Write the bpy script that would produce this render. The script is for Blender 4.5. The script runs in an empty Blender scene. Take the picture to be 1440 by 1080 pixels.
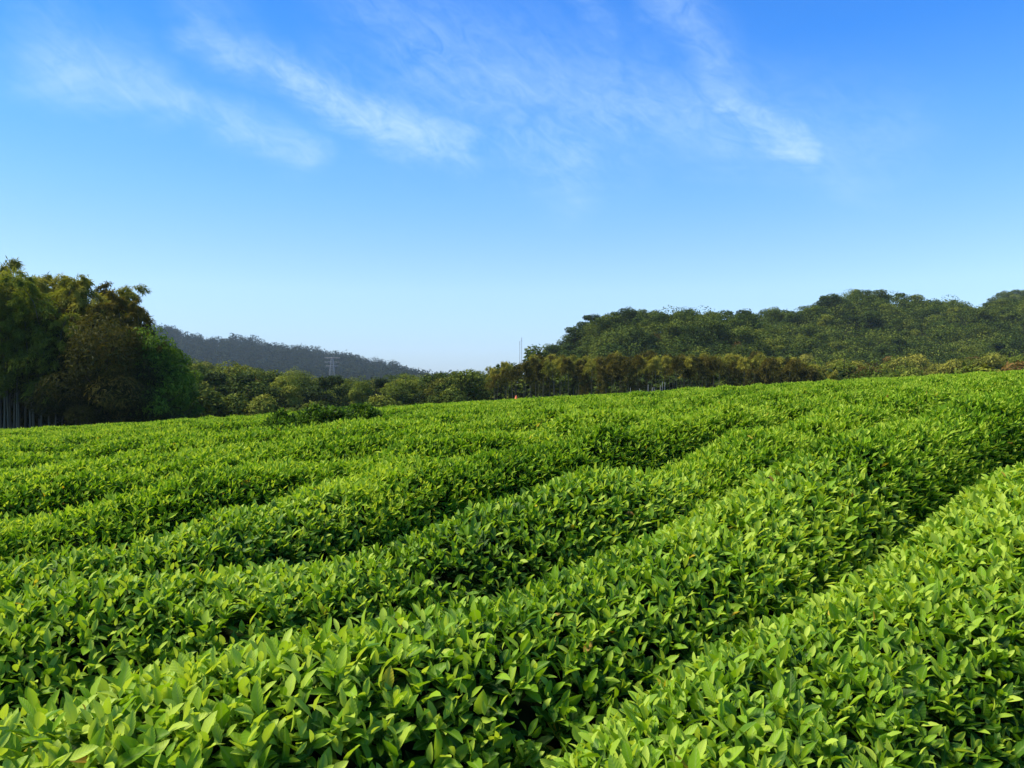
import bpy, math, random
import numpy as np

# ---------------------------------------------------------------- camera, sky, sun, exposure
S = bpy.context.scene
COL = S.collection
R = math.radians
CAM_Z = 1.8
cam = bpy.data.cameras.new('camera'); cam_o = bpy.data.objects.new('camera', cam); COL.objects.link(cam_o)
cam.sensor_width = 36.0; cam.lens = 27.05; cam.clip_start = 0.05; cam.clip_end = 9000
cam_o.location = (0, 0, CAM_Z); cam_o.rotation_euler = (R(90), 0, 0)
S.camera = cam_o
S.view_settings.view_transform = 'Standard'; S.view_settings.look = 'None'
S.view_settings.exposure = 0.86; S.view_settings.gamma = 1.0

SUN_EL, SUN_AZ = 56.0, -84.0      # azimuth measured from +Y (view direction) towards +X
SUN_STRENGTH, SUN_ANGLE = 4.4, 18.0
SKY_STRENGTH = 0.12
sun = bpy.data.lights.new('sun', 'SUN'); sun_o = bpy.data.objects.new('sun', sun); COL.objects.link(sun_o)
sun.energy = SUN_STRENGTH; sun.angle = R(SUN_ANGLE); sun.color = (1.0, 0.92, 0.72)
sun_o.rotation_euler = (R(90 - SUN_EL), 0, R(180 - SUN_AZ))
sun_o.location = (0, 0, 60)

W = bpy.data.worlds.new('World'); S.world = W; W.use_nodes = True
def build_world():
    nt = W.node_tree; N = nt.nodes; L = nt.links
    for n in list(N): N.remove(n)
    out = N.new('ShaderNodeOutputWorld'); bg = N.new('ShaderNodeBackground'); bg.inputs['Strength'].default_value = SKY_STRENGTH
    L.new(bg.outputs[0], out.inputs[0])
    sky = N.new('ShaderNodeTexSky'); sky.sky_type = 'NISHITA'; sky.sun_disc = False
    sky.sun_elevation = R(SUN_EL); sky.sun_rotation = R(SUN_AZ)
    sky.air_density = 1.0; sky.dust_density = 0.6; sky.ozone_density = 2.0
    tc = N.new('ShaderNodeTexCoord')
    sep = N.new('ShaderNodeSeparateXYZ'); L.new(tc.outputs['Generated'], sep.inputs[0])
    def M(op, a, b=None, c=None, clamp=False):
        n = N.new('ShaderNodeMath'); n.operation = op; n.use_clamp = clamp
        for i, v in enumerate((a, b, c)):
            if v is None: continue
            if isinstance(v, (int, float)): n.inputs[i].default_value = v
            else: L.new(v, n.inputs[i])
        return n.outputs[0]
    X, Y, Z = sep.outputs
    az = M('MULTIPLY', M('ARCTAN2', X, Y), 57.2958)
    el = M('MULTIPLY', M('ARCSINE', Z), 57.2958)
    # the sky's own colour by height: deep blue overhead, pale at the horizon
    ramp = N.new('ShaderNodeValToRGB'); cr = ramp.color_ramp; cr.interpolation = 'LINEAR'
    L.new(M('DIVIDE', el, 40.0, clamp=True), ramp.inputs[0])
    stops = SKY_TINT
    cr.elements[0].position = stops[0][0]; cr.elements[0].color = (*stops[0][1], 1)
    cr.elements[1].position = stops[-1][0]; cr.elements[1].color = (*stops[-1][1], 1)
    for p, c in stops[1:-1]:
        e = cr.elements.new(p); e.color = (*c, 1)
    side = M('MULTIPLY_ADD', az, .0028, .99)
    mul = N.new('ShaderNodeMix'); mul.data_type = 'RGBA'; mul.blend_type = 'MULTIPLY'; mul.inputs[0].default_value = 1
    L.new(sky.outputs[0], mul.inputs[6]); L.new(ramp.outputs[0], mul.inputs[7])
    # cirrus: noise on a high flat layer, gathered along streaks across the sky
    zz = M('ADD', M('MAXIMUM', Z, 0.0), 0.32)
    comb = N.new('ShaderNodeCombineXYZ'); L.new(M('DIVIDE', X, zz), comb.inputs[0]); L.new(M('DIVIDE', Y, zz), comb.inputs[1])
    def noise(scale, rot, stretch, detail, dist, rough=0.6):
        mp = N.new('ShaderNodeMapping'); mp.inputs['Rotation'].default_value = (0, 0, R(rot)); mp.inputs['Scale'].default_value = (stretch, 1, 1)
        L.new(comb.outputs[0], mp.inputs[0])
        t = N.new('ShaderNodeTexNoise'); t.inputs['Scale'].default_value = scale; t.inputs['Detail'].default_value = detail
        t.inputs['Roughness'].default_value = rough; t.inputs['Distortion'].default_value = dist
        L.new(mp.outputs[0], t.inputs[0]); return t.outputs[0]
    n1 = noise(4.2, 35, 0.6, 9, 0.6, 0.62)
    ae = N.new('ShaderNodeCombineXYZ'); L.new(az, ae.inputs[0]); L.new(el, ae.inputs[1])
    m1 = N.new('ShaderNodeMapping'); m1.inputs['Rotation'].default_value = (0, 0, R(30)); L.new(ae.outputs[0], m1.inputs[0])
    m2 = N.new('ShaderNodeMapping'); m2.inputs['Scale'].default_value = (.22, .5, 1); L.new(m1.outputs[0], m2.inputs[0])
    t2 = N.new('ShaderNodeTexNoise'); t2.inputs['Scale'].default_value = 1.9; t2.inputs['Detail'].default_value = 10; t2.inputs['Roughness'].default_value = .68; t2.inputs['Distortion'].default_value = .9
    L.new(m2.outputs[0], t2.inputs[0]); n2 = t2.outputs[0]
    nw = noise(3.0, 0, 1, 4, 0.0)
    azw = M('ADD', az, M('MULTIPLY', M('SUBTRACT', nw, 0.5), 7.0))
    elw = M('ADD', el, M('MULTIPLY', M('SUBTRACT', n1, 0.5), 5.0))
    total = None
    for (a0, e0, a1, e1, wd, amp) in STREAKS:
        dx, dy = a1 - a0, e1 - e0; ll = dx * dx + dy * dy
        px = M('SUBTRACT', azw, a0); py = M('SUBTRACT', elw, e0)
        t = M('DIVIDE', M('ADD', M('MULTIPLY', px, dx), M('MULTIPLY', py, dy)), ll, clamp=True)
        ex = M('SUBTRACT', px, M('MULTIPLY', t, dx)); ey = M('SUBTRACT', py, M('MULTIPLY', t, dy))
        d2 = M('ADD', M('MULTIPLY', ex, ex), M('MULTIPLY', ey, ey))
        g = M('MULTIPLY', M('EXPONENT', M('DIVIDE', d2, -1.7 * wd * wd)), amp)
        total = g if total is None else M('MAXIMUM', total, g)
    wisp = M('ADD', M('MULTIPLY', n1, 0.5), M('MULTIPLY', n2, 0.5))
    wisp = M('MULTIPLY', M('SUBTRACT', wisp, 0.38), 3.9, clamp=True)
    wisp = M('MULTIPLY_ADD', wisp, .80, .20)
    dens = M('MULTIPLY', M('MULTIPLY', total, wisp), 0.64, clamp=True)
    dens = M('MINIMUM', dens, .72)
    mix = N.new('ShaderNodeMix'); mix.data_type = 'RGBA'
    L.new(dens, mix.inputs[0]); vm = N.new('ShaderNodeVectorMath'); vm.operation = 'SCALE'; L.new(mul.outputs[2], vm.inputs[0]); L.new(M('MINIMUM', M('MAXIMUM', side, .7), 1.35), vm.inputs[3])
    L.new(vm.outputs[0], mix.inputs[6]); mix.inputs[7].default_value = (*CLOUD, 1)
    L.new(mix.outputs[2], bg.inputs[0])

def azel(u, v):      # degrees of azimuth / elevation seen from the viewpoint
    x, z = (u - 720) / 1082, (540 - v) / 1082
    return math.degrees(math.atan2(x, 1)), math.degrees(math.asin(z / math.sqrt(1 + x * x + z * z)))
STREAKS = []
for (u0, v0, u1, v1, wd, amp) in [
    (300, 40, 430, 120, 1.2, .55), (330, 60, 430, 115, 1.1, .7), (400, 105, 520, 170, .95, 1.2), (520, 165, 655, 207, 1.2, 1.25), (430, 140, 560, 210, .8, .5),
    (75, 80, 210, 115, 1.8, .7), (200, 115, 270, 145, 1.2, .75), (255, 140, 420, 210, 1.1, .75),
    (500, 0, 660, 60, 2.0, .45), (600, 80, 860, 150, 3.2, .6), (640, 110, 760, 130, 1.6, .3), (720, 190, 800, 230, 2.0, .75), (480, 120, 700, 190, 2.6, .35), (840, 140, 1020, 165, 2.2, .6), (1000, 150, 1230, 200, 2.6, .35),
    (935, 5, 1000, 90, 1.5, .6), (1000, 100, 1050, 160, 1.4, .7), (1030, 150, 1140, 205, .9, 1.15), (1150, 170, 1200, 240, 1.8, .4),
    (815, 0, 850, 45, .8, .4), (270, 0, 320, 20, 1.2, .35)]:
    STREAKS.append((*azel(u0, v0), *azel(u1, v1), wd, amp))
SKY_TINT = [(0.0, (.55, .67, .96)), (0.08, (.58, .70, .95)), (0.17, (.68, .80, .92)), (.23, (.62, .79, .92)), (0.33, (.49, .78, .94)), (.44, (.35, .74, 1.04)), (.58, (.18, .62, 1.15)), (1.0, (.13, .5, 1.1))]
CLOUD = (3.0, 4.2, 5.2)
build_world()

# ---------------------------------------------------------------- helpers
random.seed(5); rng = np.random.default_rng(5)
def props(o, label=None, cat=None, group=None, kind=None):
    if label: o['label'] = label
    if cat: o['category'] = cat
    if group: o['group'] = group
    if kind: o['kind'] = kind
    return o
def link(name, me, parent=None):
    o = bpy.data.objects.new(name, me); COL.objects.link(o)
    if parent is not None: o.parent = parent
    return o
def empty(name, loc=(0, 0, 0)):
    o = bpy.data.objects.new(name, None); COL.objects.link(o); o.location = loc; o.empty_display_size = .2
    return o
def mesh(name, verts, facelists, mat, attrs=None, smooth=False):
    """verts (n,3); facelists: list of int arrays (m,k)."""
    me = bpy.data.meshes.new(name)
    verts = np.asarray(verts, np.float32)
    fl = [np.asarray(f, np.int32) for f in facelists if len(f)]
    nl = sum(f.size for f in fl); nf = sum(len(f) for f in fl)
    me.vertices.add(len(verts)); me.vertices.foreach_set('co', verts.ravel())
    me.loops.add(nl); me.loops.foreach_set('vertex_index', np.concatenate([f.ravel() for f in fl]))
    me.polygons.add(nf)
    tot = np.concatenate([np.full(len(f), f.shape[1], np.int32) for f in fl])
    st = np.concatenate([[0], np.cumsum(tot)[:-1]]).astype(np.int32)
    me.polygons.foreach_set('loop_start', st)
    try: me.polygons.foreach_set('loop_total', tot)
    except Exception: pass
    me.polygons.foreach_set('use_smooth', np.full(nf, bool(smooth)))
    for k, a in (attrs or {}).items():
        at = me.attributes.new(k, 'FLOAT', 'POINT'); at.data.foreach_set('value', np.asarray(a, np.float32))
    me.update(calc_edges=True); me.validate()
    if mat: me.materials.append(mat)
    return me
def unit(v): return v / np.maximum(np.linalg.norm(v, axis=-1, keepdims=True), 1e-9)
_T = np.random.default_rng(11).random((256, 256))
def vnoise(x, y):
    x = np.asarray(x, float); y = np.asarray(y, float)
    xi = np.floor(x).astype(int); yi = np.floor(y).astype(int); fx = x - xi; fy = y - yi
    fx = fx * fx * (3 - 2 * fx); fy = fy * fy * (3 - 2 * fy)
    a = _T[xi % 256, yi % 256]; b = _T[(xi + 1) % 256, yi % 256]; c = _T[xi % 256, (yi + 1) % 256]; d = _T[(xi + 1) % 256, (yi + 1) % 256]
    return (a * (1 - fx) + b * fx) * (1 - fy) + (c * (1 - fx) + d * fx) * fy * 1.0 - .5
def fbm(x, y, o=3):
    s = 0; a = 1
    for i in range(o):
        s = s + a * vnoise(x * 2 ** i + 17 * i, y * 2 ** i + 31 * i); a *= .5
    return s
def sstep(a, b, x):        # also falls from 1 to 0 when a > b
    t = np.clip((x - a) / (b - a), 0, 1); return t * t * (3 - 2 * t)

# leaves: a lens shaped blade folded along its midrib, drooping towards the tip
def leaves(base, d, n, L, Wd, fold=.25, droop=.2, fine=True):
    """base,d,n (m,3), L,Wd (m,). returns verts, facelists, per-vertex 'across' values and repeat count"""
    m = len(base); d = unit(d); s = unit(np.cross(d, n)); n = np.cross(s, d)
    L = np.asarray(L)[:, None]; Wd = np.asarray(Wd)[:, None]
    if fine:
        spec = [(0, 0), (.3, -.42), (.3, 0), (.3, .42), (.62, -.46), (.62, 0), (.62, .46), (.86, -.26), (.86, .26), (1, 0)]
        faces3 = [(0, 2, 1), (0, 3, 2), (7, 5, 9), (5, 8, 9), (4, 5, 7), (5, 6, 8)]
        faces4 = [(1, 2, 5, 4), (2, 3, 6, 5)]
    else:
        spec = [(0, 0), (.45, -.5), (.45, .5), (1, 0)]
        faces3 = [(0, 3, 1), (0, 2, 3)]; faces4 = []
    V = []; ac = []; al = []
    for (a, w) in spec:
        V.append(base + d * (L * a) + s * (Wd * w) + n * (Wd * abs(w) * fold * 2 - L * droop * a * a))
        ac.append(abs(w)); al.append(a)
    V = np.stack(V, 1).reshape(-1, 3); k = len(spec)
    off = (np.arange(m) * k)[:, None]
    F = [np.concatenate([off + np.array(f)[None] for f in faces3])]
    if faces4: F.append(np.concatenate([off + np.array(f)[None] for f in faces4]))
    return V, F, np.tile(ac, m), np.tile(al, m), k
def tubes(paths, radii, sides=6):
    V = []; F = []; o = 0
    for P, r in zip(paths, radii):
        P = np.asarray(P, float); r = np.asarray(r, float)
        tg = unit(np.gradient(P, axis=0)); ref = np.where(np.abs(tg[:, 2:3]) > .9, [[1., 0, 0]], [[0, 0, 1.]])
        a = unit(np.cross(tg, ref)); b = np.cross(tg, a)
        th = np.arange(sides) / sides * 2 * np.pi
        ring = P[:, None] + (a[:, None] * np.cos(th)[None, :, None] + b[:, None] * np.sin(th)[None, :, None]) * r[:, None, None]
        V.append(ring.reshape(-1, 3)); n = len(P)
        i = np.arange(n - 1)[:, None] * sides; j = np.arange(sides)[None]
        q = np.stack([i + j, i + (j + 1) % sides, i + sides + (j + 1) % sides, i + sides + j], -1).reshape(-1, 4)
        F.append(q + o); o += n * sides
    return np.concatenate(V), [np.concatenate(F)]

# ---------------------------------------------------------------- materials
def new_mat(name):
    m = bpy.data.materials.new(name); m.use_nodes = True
    nt = m.node_tree
    for n in list(nt.nodes): nt.nodes.remove(n)
    return m, nt, nt.nodes, nt.links
def leaf_mat(name, ramp, transl=.35, rough=.42, spec=.4, obj_var=0.0, veins=False, hue_var=0.0):
    m, nt, N, L = new_mat(name)
    out = N.new('ShaderNodeOutputMaterial')
    at = N.new('ShaderNodeAttribute'); at.attribute_name = 'tint'
    cr = N.new('ShaderNodeValToRGB'); e = cr.color_ramp.elements
    e[0].position = ramp[0][0]; e[0].color = (*ramp[0][1], 1); e[1].position = ramp[-1][0]; e[1].color = (*ramp[-1][1], 1)
    for p, c in ramp[1:-1]:
        q = e.new(p); q.color = (*c, 1)
    src = at.outputs['Fac']
    if obj_var:
        oi = N.new('ShaderNodeObjectInfo'); ma = N.new('ShaderNodeMath'); ma.operation = 'MULTIPLY_ADD'; ma.inputs[1].default_value = obj_var
        sb = N.new('ShaderNodeMath'); sb.operation = 'SUBTRACT'; sb.inputs[1].default_value = .5
        L.new(oi.outputs['Random'], sb.inputs[0]); L.new(sb.outputs[0], ma.inputs[0]); L.new(src, ma.inputs[2]); src = ma.outputs[0]
    L.new(src, cr.inputs[0]); colr = cr.outputs[0]
    if veins:
        ax = N.new('ShaderNodeAttribute'); ax.attribute_name = 'across'
        mr = N.new('ShaderNodeMapRange'); mr.inputs[1].default_value = 0; mr.inputs[2].default_value = .09; mr.inputs[3].default_value = .45; mr.inputs[4].default_value = 0
        L.new(ax.outputs['Fac'], mr.inputs[0])
        mx = N.new('ShaderNodeMix'); mx.data_type = 'RGBA'; mx.inputs[7].default_value = (.30, .42, .10, 1)
        L.new(mr.outputs[0], mx.inputs[0]); L.new(colr, mx.inputs[6]); colr = mx.outputs[2]
    p = N.new('ShaderNodeBsdfPrincipled'); L.new(colr, p.inputs['Base Color']); p.inputs['Roughness'].default_value = rough
    p.inputs['Specular IOR Level'].default_value = spec
    if veins:
        al = N.new('ShaderNodeAttribute'); al.attribute_name = 'along'
        v1 = N.new('ShaderNodeMath'); v1.operation = 'MULTIPLY_ADD'; v1.inputs[1].default_value = -.55; L.new(ax.outputs['Fac'], v1.inputs[0]); L.new(al.outputs['Fac'], v1.inputs[2])
        v2 = N.new('ShaderNodeMath'); v2.operation = 'MULTIPLY'; v2.inputs[1].default_value = 50; L.new(v1.outputs[0], v2.inputs[0])
        v3 = N.new('ShaderNodeMath'); v3.operation = 'SINE'; L.new(v2.outputs[0], v3.inputs[0])
        bp = N.new('ShaderNodeBump'); bp.inputs['Strength'].default_value = .14; bp.inputs['Distance'].default_value = .002
        L.new(v3.outputs[0], bp.inputs['Height']); L.new(bp.outputs[0], p.inputs['Normal'])
    t = N.new('ShaderNodeBsdfTranslucent')
    hs = N.new('ShaderNodeMix'); hs.data_type = 'RGBA'; hs.blend_type = 'MULTIPLY'; hs.inputs[0].default_value = 1; hs.inputs[7].default_value = (1.25, 1.15, .45, 1)
    L.new(colr, hs.inputs[6]); L.new(hs.outputs[2], t.inputs[0])
    ms = N.new('ShaderNodeMixShader'); ms.inputs[0].default_value = transl
    L.new(p.outputs[0], ms.inputs[1]); L.new(t.outputs[0], ms.inputs[2]); L.new(ms.outputs[0], out.inputs[0])
    return m
def plain_mat(name, c1, c2, scale=3.0, rough=.85, metal=0.0):
    m, nt, N, L = new_mat(name)
    out = N.new('ShaderNodeOutputMaterial'); p = N.new('ShaderNodeBsdfPrincipled'); L.new(p.outputs[0], out.inputs[0])
    t = N.new('ShaderNodeTexNoise'); t.inputs['Scale'].default_value = scale; t.inputs['Detail'].default_value = 6
    tc = N.new('ShaderNodeTexCoord'); L.new(tc.outputs['Object'], t.inputs[0])
    mx = N.new('ShaderNodeMix'); mx.data_type = 'RGBA'; mx.inputs[6].default_value = (*c1, 1); mx.inputs[7].default_value = (*c2, 1)
    L.new(t.outputs[0], mx.inputs[0]); L.new(mx.outputs[2], p.inputs['Base Color'])
    p.inputs['Roughness'].default_value = rough; p.inputs['Metallic'].default_value = metal; p.inputs['Specular IOR Level'].default_value = .5 if rough < .7 else 0.0
    return m
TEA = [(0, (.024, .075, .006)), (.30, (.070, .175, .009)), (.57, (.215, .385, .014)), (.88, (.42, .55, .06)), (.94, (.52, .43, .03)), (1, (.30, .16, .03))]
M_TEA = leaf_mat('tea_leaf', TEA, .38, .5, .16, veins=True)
M_TEA_FAR = leaf_mat('tea_leaf_far', TEA, .38, .55, .10)
M_TEA_OLD = leaf_mat('old_tea_leaf', [(0, (.014, .045, .008)), (.4, (.055, .13, .012)), (.88, (.2, .33, .025)), (1, (.2, .28, .03))], .3, .5, .15)
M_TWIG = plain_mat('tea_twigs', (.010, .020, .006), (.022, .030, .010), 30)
M_SOIL = plain_mat('undergrowth', (.016, .018, .009), (.022, .030, .010), .6)
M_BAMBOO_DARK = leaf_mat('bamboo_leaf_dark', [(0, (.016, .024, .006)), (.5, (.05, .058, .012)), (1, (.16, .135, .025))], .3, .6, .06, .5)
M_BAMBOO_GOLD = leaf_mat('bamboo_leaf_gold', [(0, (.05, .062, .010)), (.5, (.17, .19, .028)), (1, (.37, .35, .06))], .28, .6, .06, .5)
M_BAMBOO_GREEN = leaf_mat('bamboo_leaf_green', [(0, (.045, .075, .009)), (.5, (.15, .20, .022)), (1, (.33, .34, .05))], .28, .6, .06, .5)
M_CULM = plain_mat('bamboo_culm', (.06, .065, .032), (.115, .105, .058), 2.5, .5)
M_BARK = plain_mat('bark', (.05, .04, .03), (.11, .09, .065), 4)
M_TREE_DARK = leaf_mat('tree_leaf_dark', [(0, (.018, .034, .008)), (.5, (.052, .088, .011)), (1, (.165, .195, .026))], .16, .65, .05, .6)
M_TREE_MID = leaf_mat('tree_leaf_mid', [(0, (.032, .058, .009)), (.5, (.12, .155, .017)), (1, (.26, .27, .034))], .18, .65, .05, .6)
M_TREE_BRIGHT = leaf_mat('tree_leaf_bright', [(0, (.025, .06, .008)), (.5, (.11, .20, .016)), (1, (.26, .35, .035))], .35, .6, .06, .3)
M_TREE_RUST = leaf_mat('tree_leaf_rust', [(0, (.06, .05, .012)), (.5, (.15, .10, .026)), (1, (.28, .17, .045))], .3, .6, .05, .5)
M_WOOD_FAR = leaf_mat('far_wood_leaf', [(0, (.010, .020, .013)), (.5, (.018, .030, .018)), (1, (.03, .044, .024))], .1, .8, .0)

# ---------------------------------------------------------------- lie of the land
PA = (0.07479887, 0.09117847, 0.02984484, -0.02093701, -0.14658427)
TH, N0, K1, K2 = 0.78577063, 1.02015459, -0.08253244, 0.06863361
SP, HH = 1.32, 0.75
def crest(x, y):           # level of the hedge tops
    a, b, c, d, e = PA
    q = np.sqrt(x * x + y * y + 36) - 6
    return CAM_Z - 1.05 + a * x + b * y + c * q + d * x * q / (10 + q) + e * y * q / (10 + q)
def edge_r(x, y):          # how far the tea field reaches in each direction
    az = np.degrees(np.arctan2(x, y))
    return np.interp(az, [-180, -90, -60, -34, -17, -8, 0, 10, 19, 34, 60, 90, 180],
                     [12, 22, 36, 45, 43, 44, 50, 49, 45, 41, 36, 22, 12]) + 1.2 * vnoise(az / 4 + 90, az * 0 + 3)
def persp(y_px, Y): return (540 - y_px) / 1082 * Y + CAM_Z
RIDGES = []   # (u table, top z table, front foot Y, ridge Y)
def ridge(us, ys, Y0, Yr, tree):
    RIDGES.append((np.array([(u - 720) / 1082 for u in us]), np.array([persp(y, Yr) - tree for y in ys]), Y0, Yr))
ridge([560, 690, 780, 830, 880, 950, 1030, 1100, 1180, 1260], [545, 522, 482, 450, 437, 432, 440, 465, 510, 545], 112, 190, 6)
ridge([900, 1000, 1060, 1130, 1200, 1260, 1290, 1330, 1380, 1440, 1560, 1700], [545, 474, 433, 426, 402, 411, 420, 410, 419, 414, 425, 480], 120, 265, 7)
ridge([1200, 1330, 1420, 1500, 1650, 1800], [545, 445, 412, 400, 410, 440], 300, 420, 8)
ridge([-300, -100, 100, 250, 350, 450, 560, 680, 760], [470, 475, 485, 508, 515, 527, 530, 532, 545], 78, 200, 7)
ridge([-500, -200, 0, 230, 300, 350, 400, 450, 500, 550, 590, 640, 700], [462, 432, 440, 464, 478, 482, 487, 496, 505, 514, 524, 540, 560], 620, 1150, 13)
def ground_z(x, y):
    x = np.asarray(x, float); y = np.asarray(y, float)
    r = np.maximum(np.hypot(x, y), 1e-6); re = edge_r(x, y)
    f = np.minimum(1, re / r)
    zi = crest(x * f, y * f) - HH
    o = np.maximum(r - re, 0)
    base = -2.6 + .8 * fbm(x / 40, y / 40)
    z = zi - .10 * np.minimum(o, 12)
    z = z + (base - z) * sstep(3, 34, o)
    u = x / np.maximum(y, 1.0)
    h = z
    for us, zs, Y0, Yr in RIDGES:
        top = np.interp(u, us, zs, left=-3, right=-3) + .02 * Yr * .6 * fbm(x / 25 + 9, y / 25, 2)
        p = sstep(Y0, Yr, y) ** (1.25 if Yr == 265 else 1) * (1 - .8 * sstep(Yr * 1.03, Yr * (1.32 if Yr == 190 else 1.7), y))
        h = np.maximum(h, np.where(y > 20, z + (top - z) * p, z))
    return h
def row_bias(k, t):        # the rows are not quite evenly planted
    tab = {0: ([1.3, 2.4, 3.3, 5, 8], [.27, .28, .14, .12, .08]),
           1: ([.5, 1.2, 1.9, 3.1, 4, 7, 10], [.18, .19, .03, -.1, .01, .06, .03]),
           2: ([.7, 1.4, 2.4, 3.8, 5.3, 7.1, 9], [.05, -.09, -.28, -.35, -.32, -.13, -.04]),
           3: ([.9, 1.7, 2.7, 3.9, 5.4, 9], [-.2, -.19, .06, .15, .22, .05]),
           4: ([1.2, 1.7, 3.2, 6], [-.2, -.2, .1, .0])}.get(k)
    b = np.interp(t, *tab) if tab else np.zeros_like(t)
    return b + .16 * vnoise(t / 5 + 7.3 * k, t * 0 + k) * (1 if k > 4 or k < 0 else .25)
def row_point(k, t, off):  # plan position of a point of row k, off metres across from its spine
    tc = np.clip(t, -6, 13)
    ben = K1 * tc ** 2 / 20 + K2 * tc ** 3 / 400
    n = N0 + SP * (k - .27 + row_bias(k, t)) - ben + off
    c, s = math.cos(TH), math.sin(TH)
    return -c * n + s * t, s * n + c * t

def build_ground():
    rad = np.concatenate([np.linspace(0.3, 60, 100), np.geomspace(61.5, 4500, 150)])
    az = np.linspace(0, 2 * np.pi, 360, endpoint=False)
    r, a = np.meshgrid(rad, az, indexing='ij')
    x = (r * np.sin(a)).ravel(); y = (r * np.cos(a)).ravel(); z = ground_z(x, y)
    na = len(az); i = np.arange(len(rad) - 1)[:, None] * na; j = np.arange(na)[None]
    q = np.stack([i + j, i + na + j, i + na + (j + 1) % na, i + (j + 1) % na], -1).reshape(-1, 4)
    V = np.stack([x, y, z], 1); V = np.concatenate([V, [[0, 0, ground_z(0., 0.01)]]])
    cap = np.stack([np.full(na, len(V) - 1), np.arange(na), (np.arange(na) + 1) % na], 1)
    m = mesh('ground', V, [q, cap], M_SOIL, smooth=True)
    props(link('ground', m), kind='structure')
build_ground()

# ---------------------------------------------------------------- tea hedges
PHI0 = R(4)
def hedge_shape(k, t, ph):
    """surface of the clipped dome of row k: along t, round ph (0 near side .. pi far side). returns xyz"""
    x0, y0 = row_point(k, t, 0 * t)
    bump = .13 * vnoise(t / 1.25 + 3.7 * k, 0 * t + 2.1 * k) + .07 * vnoise(t / .55 + 9.1 * k, 0 * t + 5.3 * k)
    hw = (.552 if k < 5 else .525) * (1 + .08 * vnoise(t / 1.3 + 5.5 * k, 0 * t + 1.7 * k))
    c, s = np.cos(ph), np.sin(ph)
    off = -hw * np.sign(c) * np.abs(c) ** .95
    x, y = row_point(k, t, off)
    up = np.abs(s) ** .86
    z = crest(x0, y0) - HH + (HH + bump * 1.3) * up + .07 * fbm(x / .45, y / .45, 2) * s
    return np.stack([x, y, z], -1)
def hedge_frame(k, t, ph):
    e = .03
    p = hedge_shape(k, t, ph)
    a = hedge_shape(k, t + e, ph) - hedge_shape(k, t - e, ph)
    b = hedge_shape(k, t, ph + e) - hedge_shape(k, t, ph - e)
    n = unit(np.cross(b, a)); n = np.where(n[:, 2:3] < 0, np.where(np.abs(n[:, 2:3]) > .5, -n, n), n)
    # outwards from the spine
    x0, y0 = row_point(k, t, 0 * t); cz = crest(x0, y0) - .4
    o = p - np.stack([x0, y0, cz], -1)
    n = np.where((n * o).sum(1, keepdims=True) < 0, -n, n)
    return p, n
def shoot_leaves(p, n, scale, patch, nl, near, old=0.0):
    """a few leaves spiralling round each shoot; young ones at the tip"""
    m = len(p)
    ax = unit(n * .55 + np.array([0, 0, .55]) + rng.normal(0, .28, (m, 3)))
    ref = unit(np.cross(ax, rng.normal(0, 1, (m, 3)))); ref2 = np.cross(ax, ref)
    ph0 = rng.random(m) * 6.283
    B = []; D = []; Nn = []; Ls = []; Ti = []
    vig = np.clip(1 + .25 * rng.normal(0, 1, m), .55, 1.6)
    hi = rng.normal(0, .014, m) * scale
    for i in range(nl):
        q = i / max(nl - 1, 1)                       # 0 lowest leaf, 1 tip
        ang = ph0 + i * 2.4 + rng.normal(0, .25, m)
        rad = ref * np.cos(ang)[:, None] + ref2 * np.sin(ang)[:, None]
        tilt = R(72) * (1 - q) + R(22) * q + rng.normal(0, .17, m)
        d = rad * np.sin(tilt)[:, None] + ax * np.cos(tilt)[:, None]
        nn = ax * np.sin(tilt)[:, None] - rad * np.cos(tilt)[:, None]
        b = p + ax * ((-.075 + .075 * q) * scale + hi)[:, None] + rad * .004
        L = .073 * scale * (1.0 - .45 * q ** 2) * np.clip(1 + .21 * rng.normal(0, 1, m), .6, 1.4)
        B.append(b); D.append(d); Nn.append(nn); Ls.append(L)
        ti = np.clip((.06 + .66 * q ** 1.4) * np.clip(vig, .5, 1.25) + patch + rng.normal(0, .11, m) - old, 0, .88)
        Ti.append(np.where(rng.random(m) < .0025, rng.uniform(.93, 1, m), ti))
    B = np.concatenate(B); D = np.concatenate(D); Nn = np.concatenate(Nn); Ls = np.concatenate(Ls); Ti = np.concatenate(Ti)
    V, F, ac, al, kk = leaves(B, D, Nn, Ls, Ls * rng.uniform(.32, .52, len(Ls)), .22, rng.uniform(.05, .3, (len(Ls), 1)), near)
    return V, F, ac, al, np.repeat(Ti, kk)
def merge(parts):
    V = []; F3 = []; F4 = []; A = []; o = 0
    for (v, F, *at) in parts:
        V.append(v)
        for f in F: (F3 if f.shape[1] == 3 else F4).append(f + o)
        A.append(at); o += len(v)
    cat = lambda l: [np.concatenate(l)] if l else []
    return np.concatenate(V), cat(F3) + cat(F4), [np.concatenate([a[i] for a in A]) for i in range(len(A[0]))]
def visible(x, y):         # anything a viewer standing about here could see
    return (y > -1.2) & (np.abs(x) < .82 * np.maximum(y, 0) + 1.7)
ORD = ['', 'second', 'third', 'fourth', 'fifth', 'sixth', 'seventh', 'eighth', 'ninth', 'tenth', 'eleventh', 'twelfth', 'thirteenth', 'fourteenth',
       'fifteenth', 'sixteenth', 'seventeenth', 'eighteenth', 'nineteenth', 'twentieth']
ORD += ['twenty-' + w for w in 'first second third fourth fifth sixth seventh eighth ninth'.split()] + ['thirtieth'] + ['thirty-' + w for w in 'first second third fourth fifth sixth seventh eighth ninth'.split()]
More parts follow.
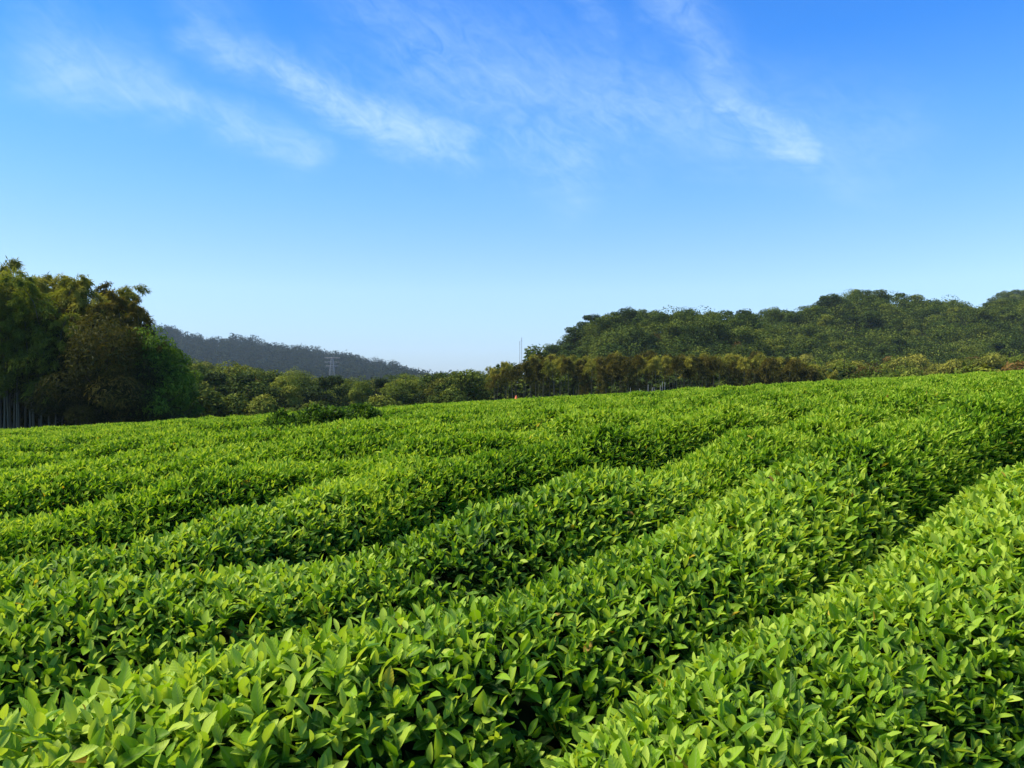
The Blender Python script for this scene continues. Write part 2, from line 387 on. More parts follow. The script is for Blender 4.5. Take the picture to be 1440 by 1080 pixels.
def build_hedges():
    made = []
    for k in range(-1, 40):
        # one metre cells along the row
        tt = np.arange(-46, 60, .5) + .25
        x, y = row_point(k, tt, 0 * tt); r = np.hypot(x, y)
        ok = visible(x, y) & (r < edge_r(x, y))
        if not ok.any(): continue
        tk = tt[ok]; rk = r[ok]
        parts_n = []; parts_f = []
        sc = np.where(rk < 3.2, 1.0 + (.32 * sstep(2.6, 1.2, tk) if k == 1 else 0), (np.maximum(rk, 3.2) / 3.2) ** .20)
        dens = np.where(rk < 9, 730, 600) / sc ** 1.9
        nearm = rk < 5.5; midm = rk < 12
        for grp, nl, near in ((nearm, 5, True), (~nearm & midm, 5, False), (~midm, 4, False)):
            if not grp.any(): continue
            cnt = rng.poisson(dens[grp] * .5 * 1.95)
            t = np.repeat(tk[grp], cnt) + rng.uniform(-.25, .25, cnt.sum())
            s_ = np.repeat(sc[grp], cnt)
            ph = PHI0 + (np.pi - 2 * PHI0) * rng.random(len(t))
            p, n = hedge_frame(k, t, ph)
            patch = .34 * fbm(p[:, 0] / 1.1, p[:, 1] / 1.1, 3) + (.13 if k <= 0 else .075)  # young-leaf patches; nearest rows also tinted lighter to paint in their sunlit look
            lst = parts_n if near else parts_f
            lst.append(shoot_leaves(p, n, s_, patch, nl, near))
        i = k + 1
        if k == -1: lab = None
        root = empty('tea_hedge'); made.append((k, root))
        t0 = tk[len(tk) // 2]; x0, y0 = row_point(k, np.array([t0]), np.array([0.])); loc = (float(x0[0]), float(y0[0]), float(ground_z(x0, y0)[0]))
        root.location = loc; sh = np.array(loc)
        for lst, mt in ((parts_n, M_TEA), (parts_f, M_TEA_FAR)):
            if not lst: continue
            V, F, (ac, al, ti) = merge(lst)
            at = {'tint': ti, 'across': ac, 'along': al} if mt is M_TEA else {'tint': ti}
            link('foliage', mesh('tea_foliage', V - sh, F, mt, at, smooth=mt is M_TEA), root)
        # twiggy dark inside, run by run
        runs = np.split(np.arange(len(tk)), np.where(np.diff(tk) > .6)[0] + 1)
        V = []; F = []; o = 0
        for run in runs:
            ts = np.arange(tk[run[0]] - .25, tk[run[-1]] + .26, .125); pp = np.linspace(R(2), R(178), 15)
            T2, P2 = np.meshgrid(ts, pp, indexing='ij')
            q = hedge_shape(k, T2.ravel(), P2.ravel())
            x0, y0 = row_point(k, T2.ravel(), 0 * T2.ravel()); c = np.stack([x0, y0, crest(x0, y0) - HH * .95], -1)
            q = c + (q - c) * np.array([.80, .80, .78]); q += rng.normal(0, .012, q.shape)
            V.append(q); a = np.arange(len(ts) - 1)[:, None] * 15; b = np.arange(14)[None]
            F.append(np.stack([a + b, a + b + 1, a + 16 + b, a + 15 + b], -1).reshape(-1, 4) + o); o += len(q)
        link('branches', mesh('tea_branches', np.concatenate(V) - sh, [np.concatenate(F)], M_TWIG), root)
    # one label each, told by the row's place counted from the viewer
    first = {-1: 'tea hedge cut off by the lower right corner beside the broad bright row',
             0: 'broad bright yellow-green tea hedge filling the lower right corner',
             1: 'large leaved tea hedge running from the bottom left corner up to the right',
             2: 'tea hedge just behind the large leaved foreground row, with rounded bumps'}
    for k, root in made:
        lab = first.get(k) or f'long clipped tea hedge, {ORD[k]} row counted uphill from the bright lower right row'
        props(root, lab, 'tea hedge', 'rows of clipped tea hedges')
build_hedges()

# three overgrown bushes standing proud of the far hedges
def build_bushes():
    for (u, v, wpx, hpx, Y, lab) in [(404, 603, 78, 13, 14.0, 'low dark overgrown tea bush at the left end of the raised mound'),
                                     (458, 600, 100, 19, 14.6, 'larger dark overgrown tea bush in the middle of the raised mound'),
                                     (507, 598, 84, 15, 15.2, 'small dark overgrown tea bush at the right end of the raised mound')]:
        x = (u - 720) / 1082 * Y; z0 = float(crest(np.array(x), np.array(float(Y)))) - .42
        root = empty('tea_bush', (x, Y, z0)); props(root, lab, 'tea bush', 'overgrown tea bushes')
        rx = wpx / 1082 * Y / 2; h = hpx / 1082 * Y + .40
        n = 1300
        d = unit(rng.normal(0, 1, (n, 3)) * [1, 1, 1]); d[:, 2] = np.abs(d[:, 2])
        lump = 1 + .5 * fbm(d[:, 0] * 2 + u, d[:, 1] * 2 + d[:, 2], 2)
        p = d * np.array([rx, rx * .8, h]) * lump[:, None]
        V, F, ac, al, ti = shoot_leaves(p, d, np.full(n, 1.35), .1 * rng.normal(0, 1, n), 5, False, .1)
        link('foliage', mesh('bush_foliage', V, F, M_TEA_OLD, {'tint': ti}), root)
        g1, g2 = np.meshgrid(np.linspace(.05, 1.5, 8), np.linspace(0, 2 * np.pi, 20, endpoint=False), indexing='ij')
        q = np.stack([np.cos(g2) * np.sin(g1) * rx * .78, np.sin(g2) * np.sin(g1) * rx * .62, np.cos(g1) * h * .78], -1).reshape(-1, 3)
        a = np.arange(7)[:, None] * 20; b = np.arange(20)[None]
        f = np.stack([a + b, a + (b + 1) % 20, a + 20 + (b + 1) % 20, a + 20 + b], -1).reshape(-1, 4)
        link('branches', mesh('bush_branches', q, [f], M_TWIG), root)
build_bushes()

# ---------------------------------------------------------------- trees
def crown_leaves(c, rad, n, size, elong=2.0, up=.35, tint=None, flat=1.0, hang=0.0, spread=.13):
    """leaf sprays over and through a lobe"""
    d = unit(rng.normal(0, 1, (n, 3)))
    rr = rng.random(n) ** .16
    p = c + d * rr[:, None] * np.array(rad)
    nn = unit(d * .8 + np.array([0, 0, up * 1.5]) + rng.normal(0, .38, (n, 3)))
    dr = np.cross(nn, rng.normal(0, 1, (n, 3))) + np.array([0, 0, -hang]) + d * .3
    L = size * rng.uniform(.7, 1.35, n)
    V, F, ac, al, k = leaves(p, dr, nn, L, L / elong, .15, rng.uniform(0, .35, (n, 1)), False)
    t = np.clip((tint if tint is not None else .5) + rng.normal(0, spread, n), 0, 1)
    return V, F, np.repeat(t, k)
def trunk_mesh(h, r, limbs, crown_r, z0):
    P = []; Rr = []
    zs = np.linspace(0, h, 8); wob = np.cumsum(rng.normal(0, .03 * h / 8, (8, 2)), 0)
    P.append(np.c_[wob, zs]); Rr.append(np.linspace(r, r * .25, 8) * (1 + .5 * np.exp(-zs * 3)))
    for i in range(limbs):
        s = rng.uniform(z0, .55); b = np.array([np.interp(s * h, zs, wob[:, 0]), np.interp(s * h, zs, wob[:, 1]), s * h])
        a = rng.random() * 6.283; e = np.array([math.cos(a) * crown_r * .75, math.sin(a) * crown_r * .75, crown_r * .3])
        q = np.linspace(0, 1, 5)[:, None]
        P.append(b + e * q + np.array([0, 0, -.15 * crown_r]) * (q * (1 - q)) * 2); Rr.append(np.linspace(r * .4, r * .08, 5))
    return tubes(P, Rr, 6)
def broadleaf(mat, h, rx, n, size, lobes=9, z0=.3, elong=1.7, hang=0.0, lob=(.38, .62), flat=(.5, .75), tb=.42):
    V, F = trunk_mesh(h * .9, .018 * h + .03, 6, rx, z0)
    tm = mesh('trunk', V, F, M_BARK, smooth=True)
    parts = []
    for i in range(lobes):
        a = rng.random() * 6.283; q = rng.random() ** .7
        zz = rng.uniform(z0 + .15, .86); w = math.sin(min(1, (1.04 - zz) * 2.0) * 1.5708)
        rl = rx * rng.uniform(*lob)
        c = np.array([math.cos(a) * (rx - rl * .8) * q * w * 1.25, math.sin(a) * (rx - rl * .8) * q * w * 1.25, zz * h])
        parts.append(crown_leaves(c, (rl, rl, rl * rng.uniform(*flat)), n // lobes, size, elong, .45, tb + rng.normal(0, .15), hang=hang))
    c = np.array([0, 0, h * (z0 + 1) / 2]); parts.append(crown_leaves(c, (rx * .7, rx * .7, h * (1 - z0) * .46), n // 5, size, elong, .3, .35, hang=hang))
    V, F, (ti,) = merge(parts)
    return (tm, mesh('crown', V, F, mat, {'tint': ti}))
def bamboo(mat, h, n_br, n_lf, size, lean=.12, low=.35, spread=1.2, wid=.2):
    """one culm arching over at the top, with drooping plumes of narrow leaves"""
    q = np.linspace(0, 1, 16); a = rng.random() * 6.283
    bend = lean * h * (q ** 2.2 + .9 * np.maximum(0, q - .8) ** 1.2 * 3)
    P = np.c_[math.cos(a) * bend, math.sin(a) * bend, h * (q - .22 * np.maximum(0, q - .72) ** 1.3 * 2)]
    V, F = tubes([P], [np.linspace(.058, .008, 16)], 6)
    # nodes of the culm
    cm = mesh('culm', V, F, M_CULM, smooth=True)
    parts = []
    for i in range(n_br):
        s = low + (1 - low) * ((i + rng.random()) / n_br); b = np.array([np.interp(s, q, P[:, j]) for j in range(3)])
        ba = rng.random() * 6.283; bl = spread * (1.15 - .75 * ((s - low) / (1 - low)) ** 1.5) * rng.uniform(.6, 1.25)
        m = n_lf; f = np.sqrt(rng.random(m))
        out = np.array([math.cos(ba), math.sin(ba), 0])
        p = b + out * (bl * f)[:, None] + np.array([0, 0, 1.]) * (bl * (.35 * f - .75 * f ** 2.2))[:, None] + rng.normal(0, .07 * bl + .02, (m, 3)) * [1, 1, .55]
        d = out * rng.uniform(.2, 1, m)[:, None] + rng.normal(0, .5, (m, 3)) + np.array([0, 0, -1.]) * (rng.uniform(.1, .9, m) * f)[:, None]
        L = size * rng.uniform(.7, 1.3, m)
        v, ff, ac, al, k = leaves(p, d, np.array([[0, 0, 1.]]) + rng.normal(0, .35, (m, 3)), L, L * wid, .1, rng.uniform(.1, .5, (m, 1)), False)
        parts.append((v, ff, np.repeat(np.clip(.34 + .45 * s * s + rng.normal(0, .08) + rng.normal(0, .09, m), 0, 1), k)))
    V, F, (ti,) = merge(parts)
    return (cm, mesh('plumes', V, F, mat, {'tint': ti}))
def plant(name, meshes, loc, label, cat, group, scale=1.0, names=('trunk', 'crown'), zs=1.0):
    root = empty(name, loc); root.rotation_euler = (0, 0, random.random() * 6.283); root.scale = (scale, scale, scale * zs)
    props(root, label, cat, group)
    for nm, me in zip(names, meshes): link(nm, me, root)
    return root
def gz(x, y): return float(ground_z(np.array(float(x)), np.array(float(y))))
def at(u, Y):             # spot on the ground in a direction, Y metres ahead
    x = (u - 720) / 1082 * Y
    return (x, Y, gz(x, Y) - .1)

# --- tall bamboo grove on the left
def left_grove():
    kinds = {'dark': [bamboo(M_BAMBOO_DARK, 9.5, 40, 120, .22, ln, .28, 1.5) for ln in (.05, .10, .14, .08)],
             'gold': [bamboo(M_BAMBOO_GOLD, 10, 38, 120, .22, ln, .42, 1.35) for ln in (.05, .11, .15, .08)],
             'green': [bamboo(M_BAMBOO_GREEN, 9.6, 38, 120, .22, ln, .38, 1.4) for ln in (.06, .12)]}
    text = {'dark': 'dark olive bamboo stem with drooping plumes in the tall grove at left',
            'gold': 'golden tinged bamboo with arching feathery top in the tall grove at left',
            'green': 'yellow-green bamboo with layered plumes in the left half of the tall grove'}
    def top(u): return np.interp(u, [-260, -60, 0, 40, 75, 130, 150, 190, 215, 230], [395, 375, 366, 384, 388, 388, 404, 406, 428, 452])
    spots = []
    for row, (Y, step) in enumerate([(46.5, 20), (48.5, 20), (51, 21), (54, 22)]):
        u = -95 + row * 7
        while u < 214 - row * 4:
            spots.append((u + random.uniform(-5, 5), Y + random.uniform(-.8, .8), row)); u += step * random.uniform(.8, 1.2)
    spots += [(u, 45.2 + random.uniform(-.4, .4), 0) for u in (6, 24, 43, 58, 78)]
    for (u, Y, row) in spots:
        loc = at(u, Y)
        tz = persp(top(u) + abs(random.gauss(0, 9)) + (0 if row > 0 else (random.choice([0, 25, 60]) if u > 88 else random.choice([0, 10, 40]))), Y)
        k = random.random()
        kind = ('green' if k < .6 else 'gold') if u < 88 else ('gold' if (u < 150 and row > 0 and k < .65) else 'dark')
        me = random.choice(kinds[kind]); h0 = 8.9
        sc = max(.35, (tz - loc[2]) / h0)
        plant('bamboo', me, loc, text[kind], 'bamboo', f'{kind} bamboos in the grove at left', sc, ('culm', 'plumes'))
    # dense low fountains of dark bamboo in front
    clump = [broadleaf(M_BAMBOO_DARK, 5, 2.0, 8000, .2, 12, .12, 4.5, .5) for _ in range(2)]
    for (u, v, Y, lab) in [(150, 448, 45.6, 'tall dome of dark drooping bamboo at the right side of the left grove'),
                           (135, 520, 45.0, 'low dome of brownish dark bamboo at the front of the left grove'),
                           (196, 500, 46.2, 'dark drooping bamboo clump next to the bright green tree'),
                           (108, 470, 46.6, 'dark bamboo clump behind the pale thin stems of the left grove'),
                           (60, 500, 55.5, 'shaded undergrowth bamboo at the foot of the left grove'),
                           (10, 500, 55.5, 'shaded undergrowth bamboo at the left end of the grove'), (-50, 500, 56, 'shaded undergrowth bamboo beyond the left end of the grove')]:
        loc = at(u, Y); plant('bamboo_clump', random.choice(clump), loc, lab, 'bamboo', 'dense bamboo clumps', (persp(v, Y) - loc[2]) / 4.9, ('stems', 'crown'))
    # bright green tree beside the grove
    b = [broadleaf(M_TREE_BRIGHT, 7, 1.9, 6500, .22, 24, .06, 2.4, .45, lob=(.28, .5), flat=(.45, .8)) for _ in range(2)]
    for (u, v, Y, lab) in [(214, 454, 47, 'bright green leafy tree at the right end of the left bamboo grove'),
                           (236, 478, 49, 'smaller bright green tree just right of the bright green one by the grove'),
                           (256, 512, 51, 'low bright green tree, rightmost of those beside the left grove'),
                           (205, 520, 46.5, 'green leafy sapling under the bright tree beside the grove')]:
        loc = at(u, Y); plant('broadleaf_tree', b[0 if u < 230 else 1], loc, lab, 'tree', 'bright green trees by the grove', (persp(v, Y) - loc[2]) / 6.7, zs=1.0)
left_grove()

# --- dark bamboo stand in the middle, yellowing tops
def middle_grove():
    kd = [bamboo(M_BAMBOO_DARK, 9, n, 38, .34, ln, lo, sp, wid=.2) for (ln, lo, n, sp) in ((.03, .76, 26, .9), (.07, .62, 32, 1.0), (.10, .70, 30, 1.2), (.05, .45, 42, .9))]
    kg = [bamboo(M_BAMBOO_GOLD, 9, n, 44, .32, ln, lo, sp, wid=.2) for (ln, lo, n, sp) in ((.03, .84, 24, .7), (.08, .76, 26, .9), (.11, .80, 26, 1.0))]
    def top(u): return np.interp(u, [680, 700, 740, 770, 800, 850, 900, 960, 1000, 1060, 1110, 1150, 1200], [528, 512, 500, 497, 498, 496, 494, 494, 496, 494, 500, 510, 522])
    for row, (Y, step) in enumerate([(74, 14), (78, 15), (83, 16), (88, 18)]):
        u = 692 + row * 3
        while u < 1170:
            uu = u + random.uniform(-4, 4); loc = at(uu, Y + random.uniform(-1.5, 1.5))
            tz = persp(top(uu) - 3 + abs(random.gauss(0, 9)) + (3 - row) * 2, loc[1])
            gold = random.random() < (.5 if row > 0 else .18)
            plant('bamboo', random.choice(kg if gold else kd), loc,
                  'bamboo with yellowed bushy top in the dark stand below the wooded hill' if gold else 'dark leaved bamboo in the stand below the wooded hill',
                  'bamboo', ('yellowed' if gold else 'dark') + ' bamboos in the middle stand', (tz - loc[2]) / 8.4, ('culm', 'plumes'))
            u += step * random.uniform(.8, 1.2)
    # scrub shading the foot of the stand
    sh = [broadleaf(M_TREE_DARK, 3.2, 2.2, 1100, .42, 7, .05, 2) for _ in range(2)]
    u = 690
    while u < 1440:
        loc = at(u, 92 if u < 1150 else 84)
        plant('shrub', random.choice(sh), loc, 'dark shrub in the shade at the foot of the bamboo stand', 'shrub', 'dark shrubs under the bamboo stand', random.uniform(1.5, 1.9)); u += random.uniform(16, 26)
middle_grove()

# --- mixed trees
def woods():
    D = [broadleaf(M_TREE_DARK, 8, 3.9, 3600, .40, lobes, .06, lob=(.26, .5), flat=(.35, .6)) for lobes in (13, 17, 20, 15)]
    Mi = [broadleaf(M_TREE_MID, 7.6, 3.7, 3600, .40, lobes, .06, lob=(.26, .5), flat=(.35, .6)) for lobes in (13, 16, 20)]
    Ru = [broadleaf(M_TREE_RUST, 7.5, 2.8, 2600, .42, lobes, .06) for lobes in (8, 10)]
    BG = [broadleaf(M_BAMBOO_GOLD, 8, 2.4, 2800, .42, 14, .1, 3.2, .4, lob=(.3, .5), tb=.62), broadleaf(M_BAMBOO_GREEN, 8, 2.4, 2800, .42, 14, .1, 3.2, .4, lob=(.3, .5), tb=.6)]
    con = [broadleaf(M_TREE_DARK, 10, 2.0, 3200, .38, 16, .1, lob=(.4, .7), flat=(.9, 1.4))]
    LT = ([215, 300, 350, 400, 450, 500, 560, 620, 690], [492, 499, 504, 510, 519, 525, 519, 516, 515])
    def slope(name, us, Ys, step, weights, where, sc=(.75, 1.1)):
        for i, Y in enumerate(Ys):
            u = us[0] + random.uniform(0, step); st = step * Ys[-1] / Y
            while u < us[1]:
                yy = Y * random.uniform(.965, 1.035); loc = at(u, yy)
                k = random.choices(['dark', 'mid', 'rust', 'bamboo'], weights(u, i / max(1, len(Ys) - 1)))[0]
                me = random.choice({'dark': D, 'mid': Mi, 'rust': Ru, 'bamboo': BG}[k])
                sz = random.uniform(*sc)
                if name == 'left': sz = max(.35, min(sz, (persp(np.interp(u, LT[0], LT[1]) + random.uniform(-1, 8), yy) - loc[2]) / 8.2))
                part = 'crest' if i >= len(Ys) - 1 else ('foot' if i == 0 else ('lower slope' if i < len(Ys) / 2 else 'upper slope'))
                word = {'dark': 'dark green rounded tree', 'mid': 'mid green rounded tree', 'rust': 'rusty brown leaved tree', 'bamboo': 'yellowish feathery tree'}[k]
                plant('broadleaf_tree', me, loc, f'{word} on the {part} of {where}', 'tree', f'{word}s on the {part} of {where}', sz * (1 if k != 'rust' else .8), zs=random.uniform(.9, 1.08))
                u += st * random.uniform(.8, 1.25)
    slope('hill', (775, 1075), (118, 138, 155, 172, 188, 200), 21, lambda u, q: (6, 3, .25 if q < .5 else 0, 1.5 if q < .3 else 0), 'the nearer wooded knoll behind the bamboo', (.6, 1.0))
    slope('hill', (1030, 1475), (122, 142, 162, 182, 203, 224, 246, 264), 22, lambda u, q: (5, 4, .7 if q < .4 else .05, 3 if q < .25 else .2), 'the big wooded hill at right', (.6, 1.0))
    slope('far', (1380, 1500), (400, 420), 16, lambda u, q: (1, 0, 0, 0), 'the distant bluish ridge at the right edge', (1, 1.3))
    slope('left', (215, 700), (84, 100, 122, 150, 180, 200), 23, lambda u, q: (4, 5, .9 if .3 < q else .2, (1.2 if u < 500 else 7) if q < .7 else .8), 'the wood left of centre', (.65, 1.15))
    for i in range(22):
        uu = 556 + i * 6.2 + random.uniform(-4, 4); loc = at(uu, random.uniform(84, 104)); tz = persp(random.uniform(519, 534), loc[1])
        plant('bamboo_clump', BG[0 if random.random() < .4 else 1], loc, 'yellow-green feathery bamboo clump left of the dark bamboo stand', 'bamboo', 'yellow-green bamboo clumps left of the dark stand', (tz - loc[2]) / 7.8, ('stems', 'crown'))
    for i in range(34):
        uu = 1135 + i * 9.4 + random.uniform(-5, 5); loc = at(uu, random.uniform(92, 122)); tz = persp(np.interp(uu, [1135, 1200, 1300, 1440], [502, 500, 496, 488]) + random.uniform(-6, 16), loc[1])
        k = random.random() * .83; gold = k < .4
        plant('bamboo_clump' if k < .75 else 'broadleaf_tree', BG[0 if gold else 1] if k < .75 else Ru[i % 2], loc,
              ('golden feathery bamboo clump' if gold else 'green feathery bamboo clump') + ' at the foot of the big hill right of the dark stand' if k < .75 else 'rusty brown tree among the bamboo clumps at the foot of the big hill',
              'bamboo' if k < .75 else 'tree', ('golden' if gold else 'green') + ' bamboo clumps at the foot of the big hill' if k < .75 else 'rusty trees at the foot of the big hill', (tz - loc[2]) / 7.8, ('stems', 'crown') if k < .75 else ('trunk', 'crown'))
    # edge scrub along the far side of the field
    low = [broadleaf(M_TREE_MID, 3, 1.6, 1800, .26, 7, .05, 2), broadleaf(M_BAMBOO_GREEN, 3, 1.6, 1800, .28, 7, .05, 3, .5)]
    for (u, v, Y, lab) in [(285, 548, 58, 'dark brownish bush at the field edge right of the bright tree'), (330, 555, 60, 'dark green bush at the field edge, second right of the bright tree'),
                           (370, 556, 60, 'rounded green bush at the field edge behind the far rows'), (405, 575, 58, 'pale yellow-green bush behind the left end of the mound'),
                           (445, 565, 62, 'dark round bush behind the raised mound'), (635, 548, 66, 'light green rounded bush left of the dark bamboo stand'),
                           (540, 556, 66, 'green bush behind the right end of the mound'), (1285, 525, 60, 'dark green low bush behind the crest of the field at right'),
                           (1230, 524, 62, 'yellow-green low bush behind the crest of the field at right'), (1370, 515, 60, 'broad dark bush near the right edge behind the field')]:
        loc = at(u, Y); plant('shrub', low[0] if 'yellow' not in lab else low[1], loc, lab, 'shrub', 'bushes along the far field edge', max(.5, (persp(v, Y) - loc[2]) / 2.9))
    loc = at(756, 95); plant('conifer_tree', con[0], loc, 'dark pointed tree rising above the left end of the bamboo stand', 'tree', None, (persp(480, 95) - loc[2]) / 10)
    loc = at(782, 112); plant('broadleaf_tree', D[0], loc, 'small round tree standing right of the pointed tree', 'tree', None, (persp(486, 112) - loc[2]) / 8.8)
    loc = at(718, 96); plant('broadleaf_tree', D[1], loc, 'dark rounded tree left of the pointed tree above the bamboo stand', 'tree', None, (persp(498, 96) - loc[2]) / 8.8)
woods()

# --- the low canopy that closes the woods between the trees: nobody could count it
def thicket():
    for (name, lab, us, Ys, n, mats) in [('hill_thicket', 'closed green canopy filling the wooded hill between the larger trees', (790, 1480), (122, 262), 1500, (M_TREE_DARK, M_TREE_MID)),
                                         ('wood_thicket', 'tangled green canopy filling the wood left of centre', (225, 700), (90, 205), 330, (M_TREE_DARK, M_TREE_MID))]:
        parts = []; mi = []
        for i in range(n):
            Y = rng.uniform(*Ys); u = rng.uniform(*us); x = (u - 720) / 1082 * Y; z = gz(x, Y)
            if name == 'hill_thicket' and ((z < 1.0 and Y > 150) or (u < 1075 and 198 < Y < 236)): continue
            r = rng.uniform(1.6, 3.6); h = rng.uniform(1.4, 4.4) if name == 'hill_thicket' else rng.uniform(.8, 2.2)
            parts.append(crown_leaves(np.array([x, Y, z + h]), (r, r, r * rng.uniform(.45, .8)), 190, .42, 1.6, .4, (.46 if name == 'hill_thicket' else .5) + rng.normal(0, .22), spread=.07))
        V, F, (ti,) = merge(parts)
        props(link(name, mesh(name, V, F, mats[0 if name == 'hill_thicket' else 1], {'tint': ti})), lab, 'undergrowth', kind='stuff')
thicket()

# --- far wood on the slate coloured ridge: one mass
def far_wood():
    parts = []
    us = rng.uniform(180, 640, 1700); Ys = 690 + 465 * rng.random(1700) ** .7
    us = np.concatenate([us, np.linspace(200, 620, 150) + rng.normal(0, 1, 150)]); Ys = np.concatenate([Ys, rng.uniform(1130, 1152, 150)])
    x = (us - 720) / 1082 * Ys; z = ground_z(x, Ys)
    for i in range(len(us)):
        h = rng.uniform(10, 17); r = h * rng.uniform(.22, .34)
        parts.append(crown_leaves(np.array([x[i], Ys[i], z[i] + h * .55]), (r, r, h * .5), 64, 2.2, 1.5, .5, .45 + rng.normal(0, .12)))
    V, F, (ti,) = merge(parts)
    o = link('far_forest', mesh('far_forest', V, F, M_WOOD_FAR, {'tint': ti}))
    props(o, 'distant slate coloured forest covering the low ridge left of centre', 'forest', kind='stuff')
far_wood()

# ---------------------------------------------------------------- small things
M_STEEL = plain_mat('pylon_steel', (.22, .22, .22), (.27, .27, .27), .5, .5)
M_POLE = plain_mat('weathered_pole', (.22, .22, .23), (.3, .3, .3), 2, .6)
M_STAKE = plain_mat('pale_stake', (.34, .32, .29), (.45, .42, .38), 5, .7)
M_ORANGE = plain_mat('orange_plastic', (.75, .16, .02), (.65, .12, .02), 6, .5)
M_YELLOW = plain_mat('yellow_band', (.75, .5, .03), (.7, .45, .03), 6, .5)
def pylon():
    x, Y, z = at(467, 520); h = persp(503, Y) - z
    root = empty('electricity_pylon', (x, Y, z)); props(root, 'pale lattice electricity pylon in front of the slate ridge', 'pylon')
    P = []; Rr = []
    def bar(a, b, r=.16): P.append(np.array([a, b], float)); Rr.append(np.array([r, r]))
    lv = [0, .2, .38, .54, .68, .8, .9, 1]
    def w(q): return 1.9 * (1 - q) + .6
    for i in range(len(lv) - 1):
        for s in range(4):
            c0 = [(-1, -1), (1, -1), (1, 1), (-1, 1)][s]; c1 = [(-1, -1), (1, -1), (1, 1), (-1, 1)][(s + 1) % 4]
            a, b = lv[i], lv[i + 1]
            p = lambda c, q: (c[0] * w(q), c[1] * w(q), h * q)
            bar(p(c0, a), p(c0, b), .12); bar(p(c0, a), p(c1, b), .05); bar(p(c1, a), p(c0, b), .05); bar(p(c0, b), p(c1, b), .05)
    V, F = tubes(P, Rr, 4); link('mast', mesh('mast', V, F, M_STEEL), root)
    for q, l in ((.995, 5.4), (.86, 5.0), (.74, 4.2)):
        P = []; Rr = []; zz = h * q
        for s in (-1, 1):
            bar((0, 0, zz + .3), (s * l, 0, zz), .1); bar((0, 0, zz - 1.1), (s * l, 0, zz), .08)
            for j in (.3, .6): bar((s * l * j, 0, zz + .3 * (1 - j)), (s * l * j, 0, zz - 1.1 * (1 - j)), .1)
        V, F = tubes(P, Rr, 4); link('crossarm', mesh('crossarm', V, F, M_STEEL), root)
pylon()
def poles():
    for (u, v, Y, lab) in [(731.0, 481, 100, 'thin grey pole above the bamboo stand, the shorter of two'), (733.6, 476, 101, 'thin grey pole above the bamboo stand, the taller of two')]:
        x, yy, z = at(u, Y); h = persp(v, Y) - z
        root = empty('pole', (x, yy, z)); props(root, lab, 'pole', 'thin poles above the bamboo')
        V, F = tubes([np.array([[0, 0, 0], [0, 0, h * .5], [0, 0, h]])], [np.array([.05, .035, .022])], 8); link('shaft', mesh('shaft', V, F, M_POLE, smooth=True), root)
        V, F = tubes([np.array([[0, 0, h], [0, 0, h + .12]]), np.array([[-.12, 0, h - .3], [.12, 0, h - .3]])], [np.array([.06, .03]), np.array([.015, .015])], 8); link('cap', mesh('cap', V, F, M_POLE), root)
poles()
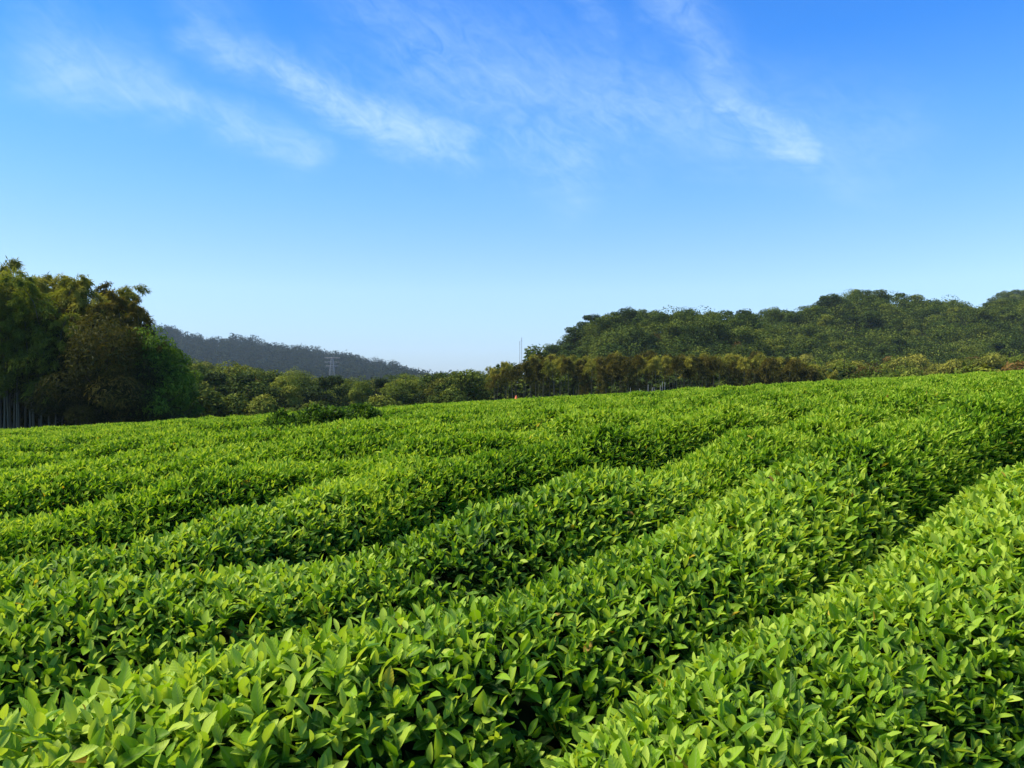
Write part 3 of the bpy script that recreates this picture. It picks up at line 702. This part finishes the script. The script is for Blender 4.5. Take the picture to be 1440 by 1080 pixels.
def stakes():
    for i, (u, hpx, tilt) in enumerate([(886, 10, .05), (900, 8, -.04), (911, 13, .03), (915, 9, .2), (923, 9, -.25), (928.5, 11, .02), (931.5, 16, 0), (934.5, 15, .03)]):
        Y = 49; x = (u - 720) / 1082 * Y; z = gz(x, Y); top = float(crest(np.array(x), np.array(float(Y)))); h = top - z + hpx / 1082 * Y
        root = empty('stake', (x, Y, z)); root.rotation_euler = (0, tilt * .5, 0)
        props(root, ['pale stake at the left end of the group by the bamboo', 'short pale stake, second from the left in the group by the bamboo', 'tall pale stake in the middle of the group by the bamboo',
                     'short leaning pale stake right of the tall middle one', 'pale stake leaning left in the middle of the group', 'pale stake just left of the two tall ones at the right end',
                     'tallest pale stake at the right end of the group, left one of the pair', 'tall pale stake at the far right end of the group'][i], 'stake', 'pale stakes at the field edge')
        r = .017
        V, F = tubes([np.array([[0, 0, 0], [0, 0, h * .5], [0, 0, h - .05], [0, 0, h]])], [np.array([r, r * .95, r * .9, .012])], 7); link('shaft', mesh('shaft', V, F, M_STAKE), root)
stakes()
def cone():
    Y = 47.; x = (726 - 720) / 1082 * Y; z = float(crest(np.array(x), np.array(Y))) - .12
    root = empty('marker_cone', (x, Y, z)); props(root, 'small orange and yellow cone marker on the far edge of the tea field', 'marker')
    q = np.linspace(0, 1, 6); V, F = tubes([np.c_[q * 0, q * 0, .26 + .24 * q]], [.10 * (1 - q) + .02], 14); link('tip', mesh('cone_tip', V, F, M_ORANGE, smooth=True), root)
    V, F = tubes([np.c_[q * 0, q * 0, .02 + .238 * q]], [.10 + .09 * (1 - q)], 14); link('body', mesh('cone_body', V, F, M_YELLOW, smooth=True), root)
    b = .24; V = np.array([[sx * b, sy * b, zz] for zz in (-.02, .02) for (sx, sy) in ((-1, -1), (1, -1), (1, 1), (-1, 1))])
    F = np.array([[0, 3, 2, 1], [4, 5, 6, 7], [0, 1, 5, 4], [1, 2, 6, 5], [2, 3, 7, 6], [3, 0, 4, 7]]); link('base', mesh('cone_base', V, [F], M_ORANGE), root)
cone()

def haze():
    lo, hi = ground_extent()
    me = mesh('haze', [[x, y, z] for z in (lo, hi) for (x, y) in ((-4600, -4600), (4600, -4600), (4600, 4600), (-4600, 4600))],
              [np.array([[0, 3, 2, 1], [4, 5, 6, 7], [0, 1, 5, 4], [1, 2, 6, 5], [2, 3, 7, 6], [3, 0, 4, 7]])], None)
    m, nt, N, L = new_mat('haze'); out = N.new('ShaderNodeOutputMaterial'); v = N.new('ShaderNodeVolumePrincipled')
    v.inputs['Color'].default_value = (.70, .88, 1, 1); v.inputs['Density'].default_value = HAZE; v.inputs['Anisotropy'].default_value = 0.0
    L.new(v.outputs[0], out.inputs['Volume']); me.materials.append(m)
    props(link('haze', me), kind='stuff')
HAZE = .00013
def ground_extent():
    zs = [(o.matrix_world @ v.co).z for o in COL.objects if o.type == 'MESH' and o.name.startswith('ground') for v in o.data.vertices]
    return min(zs) - 1, max(max(zs), 40) + 22
haze()
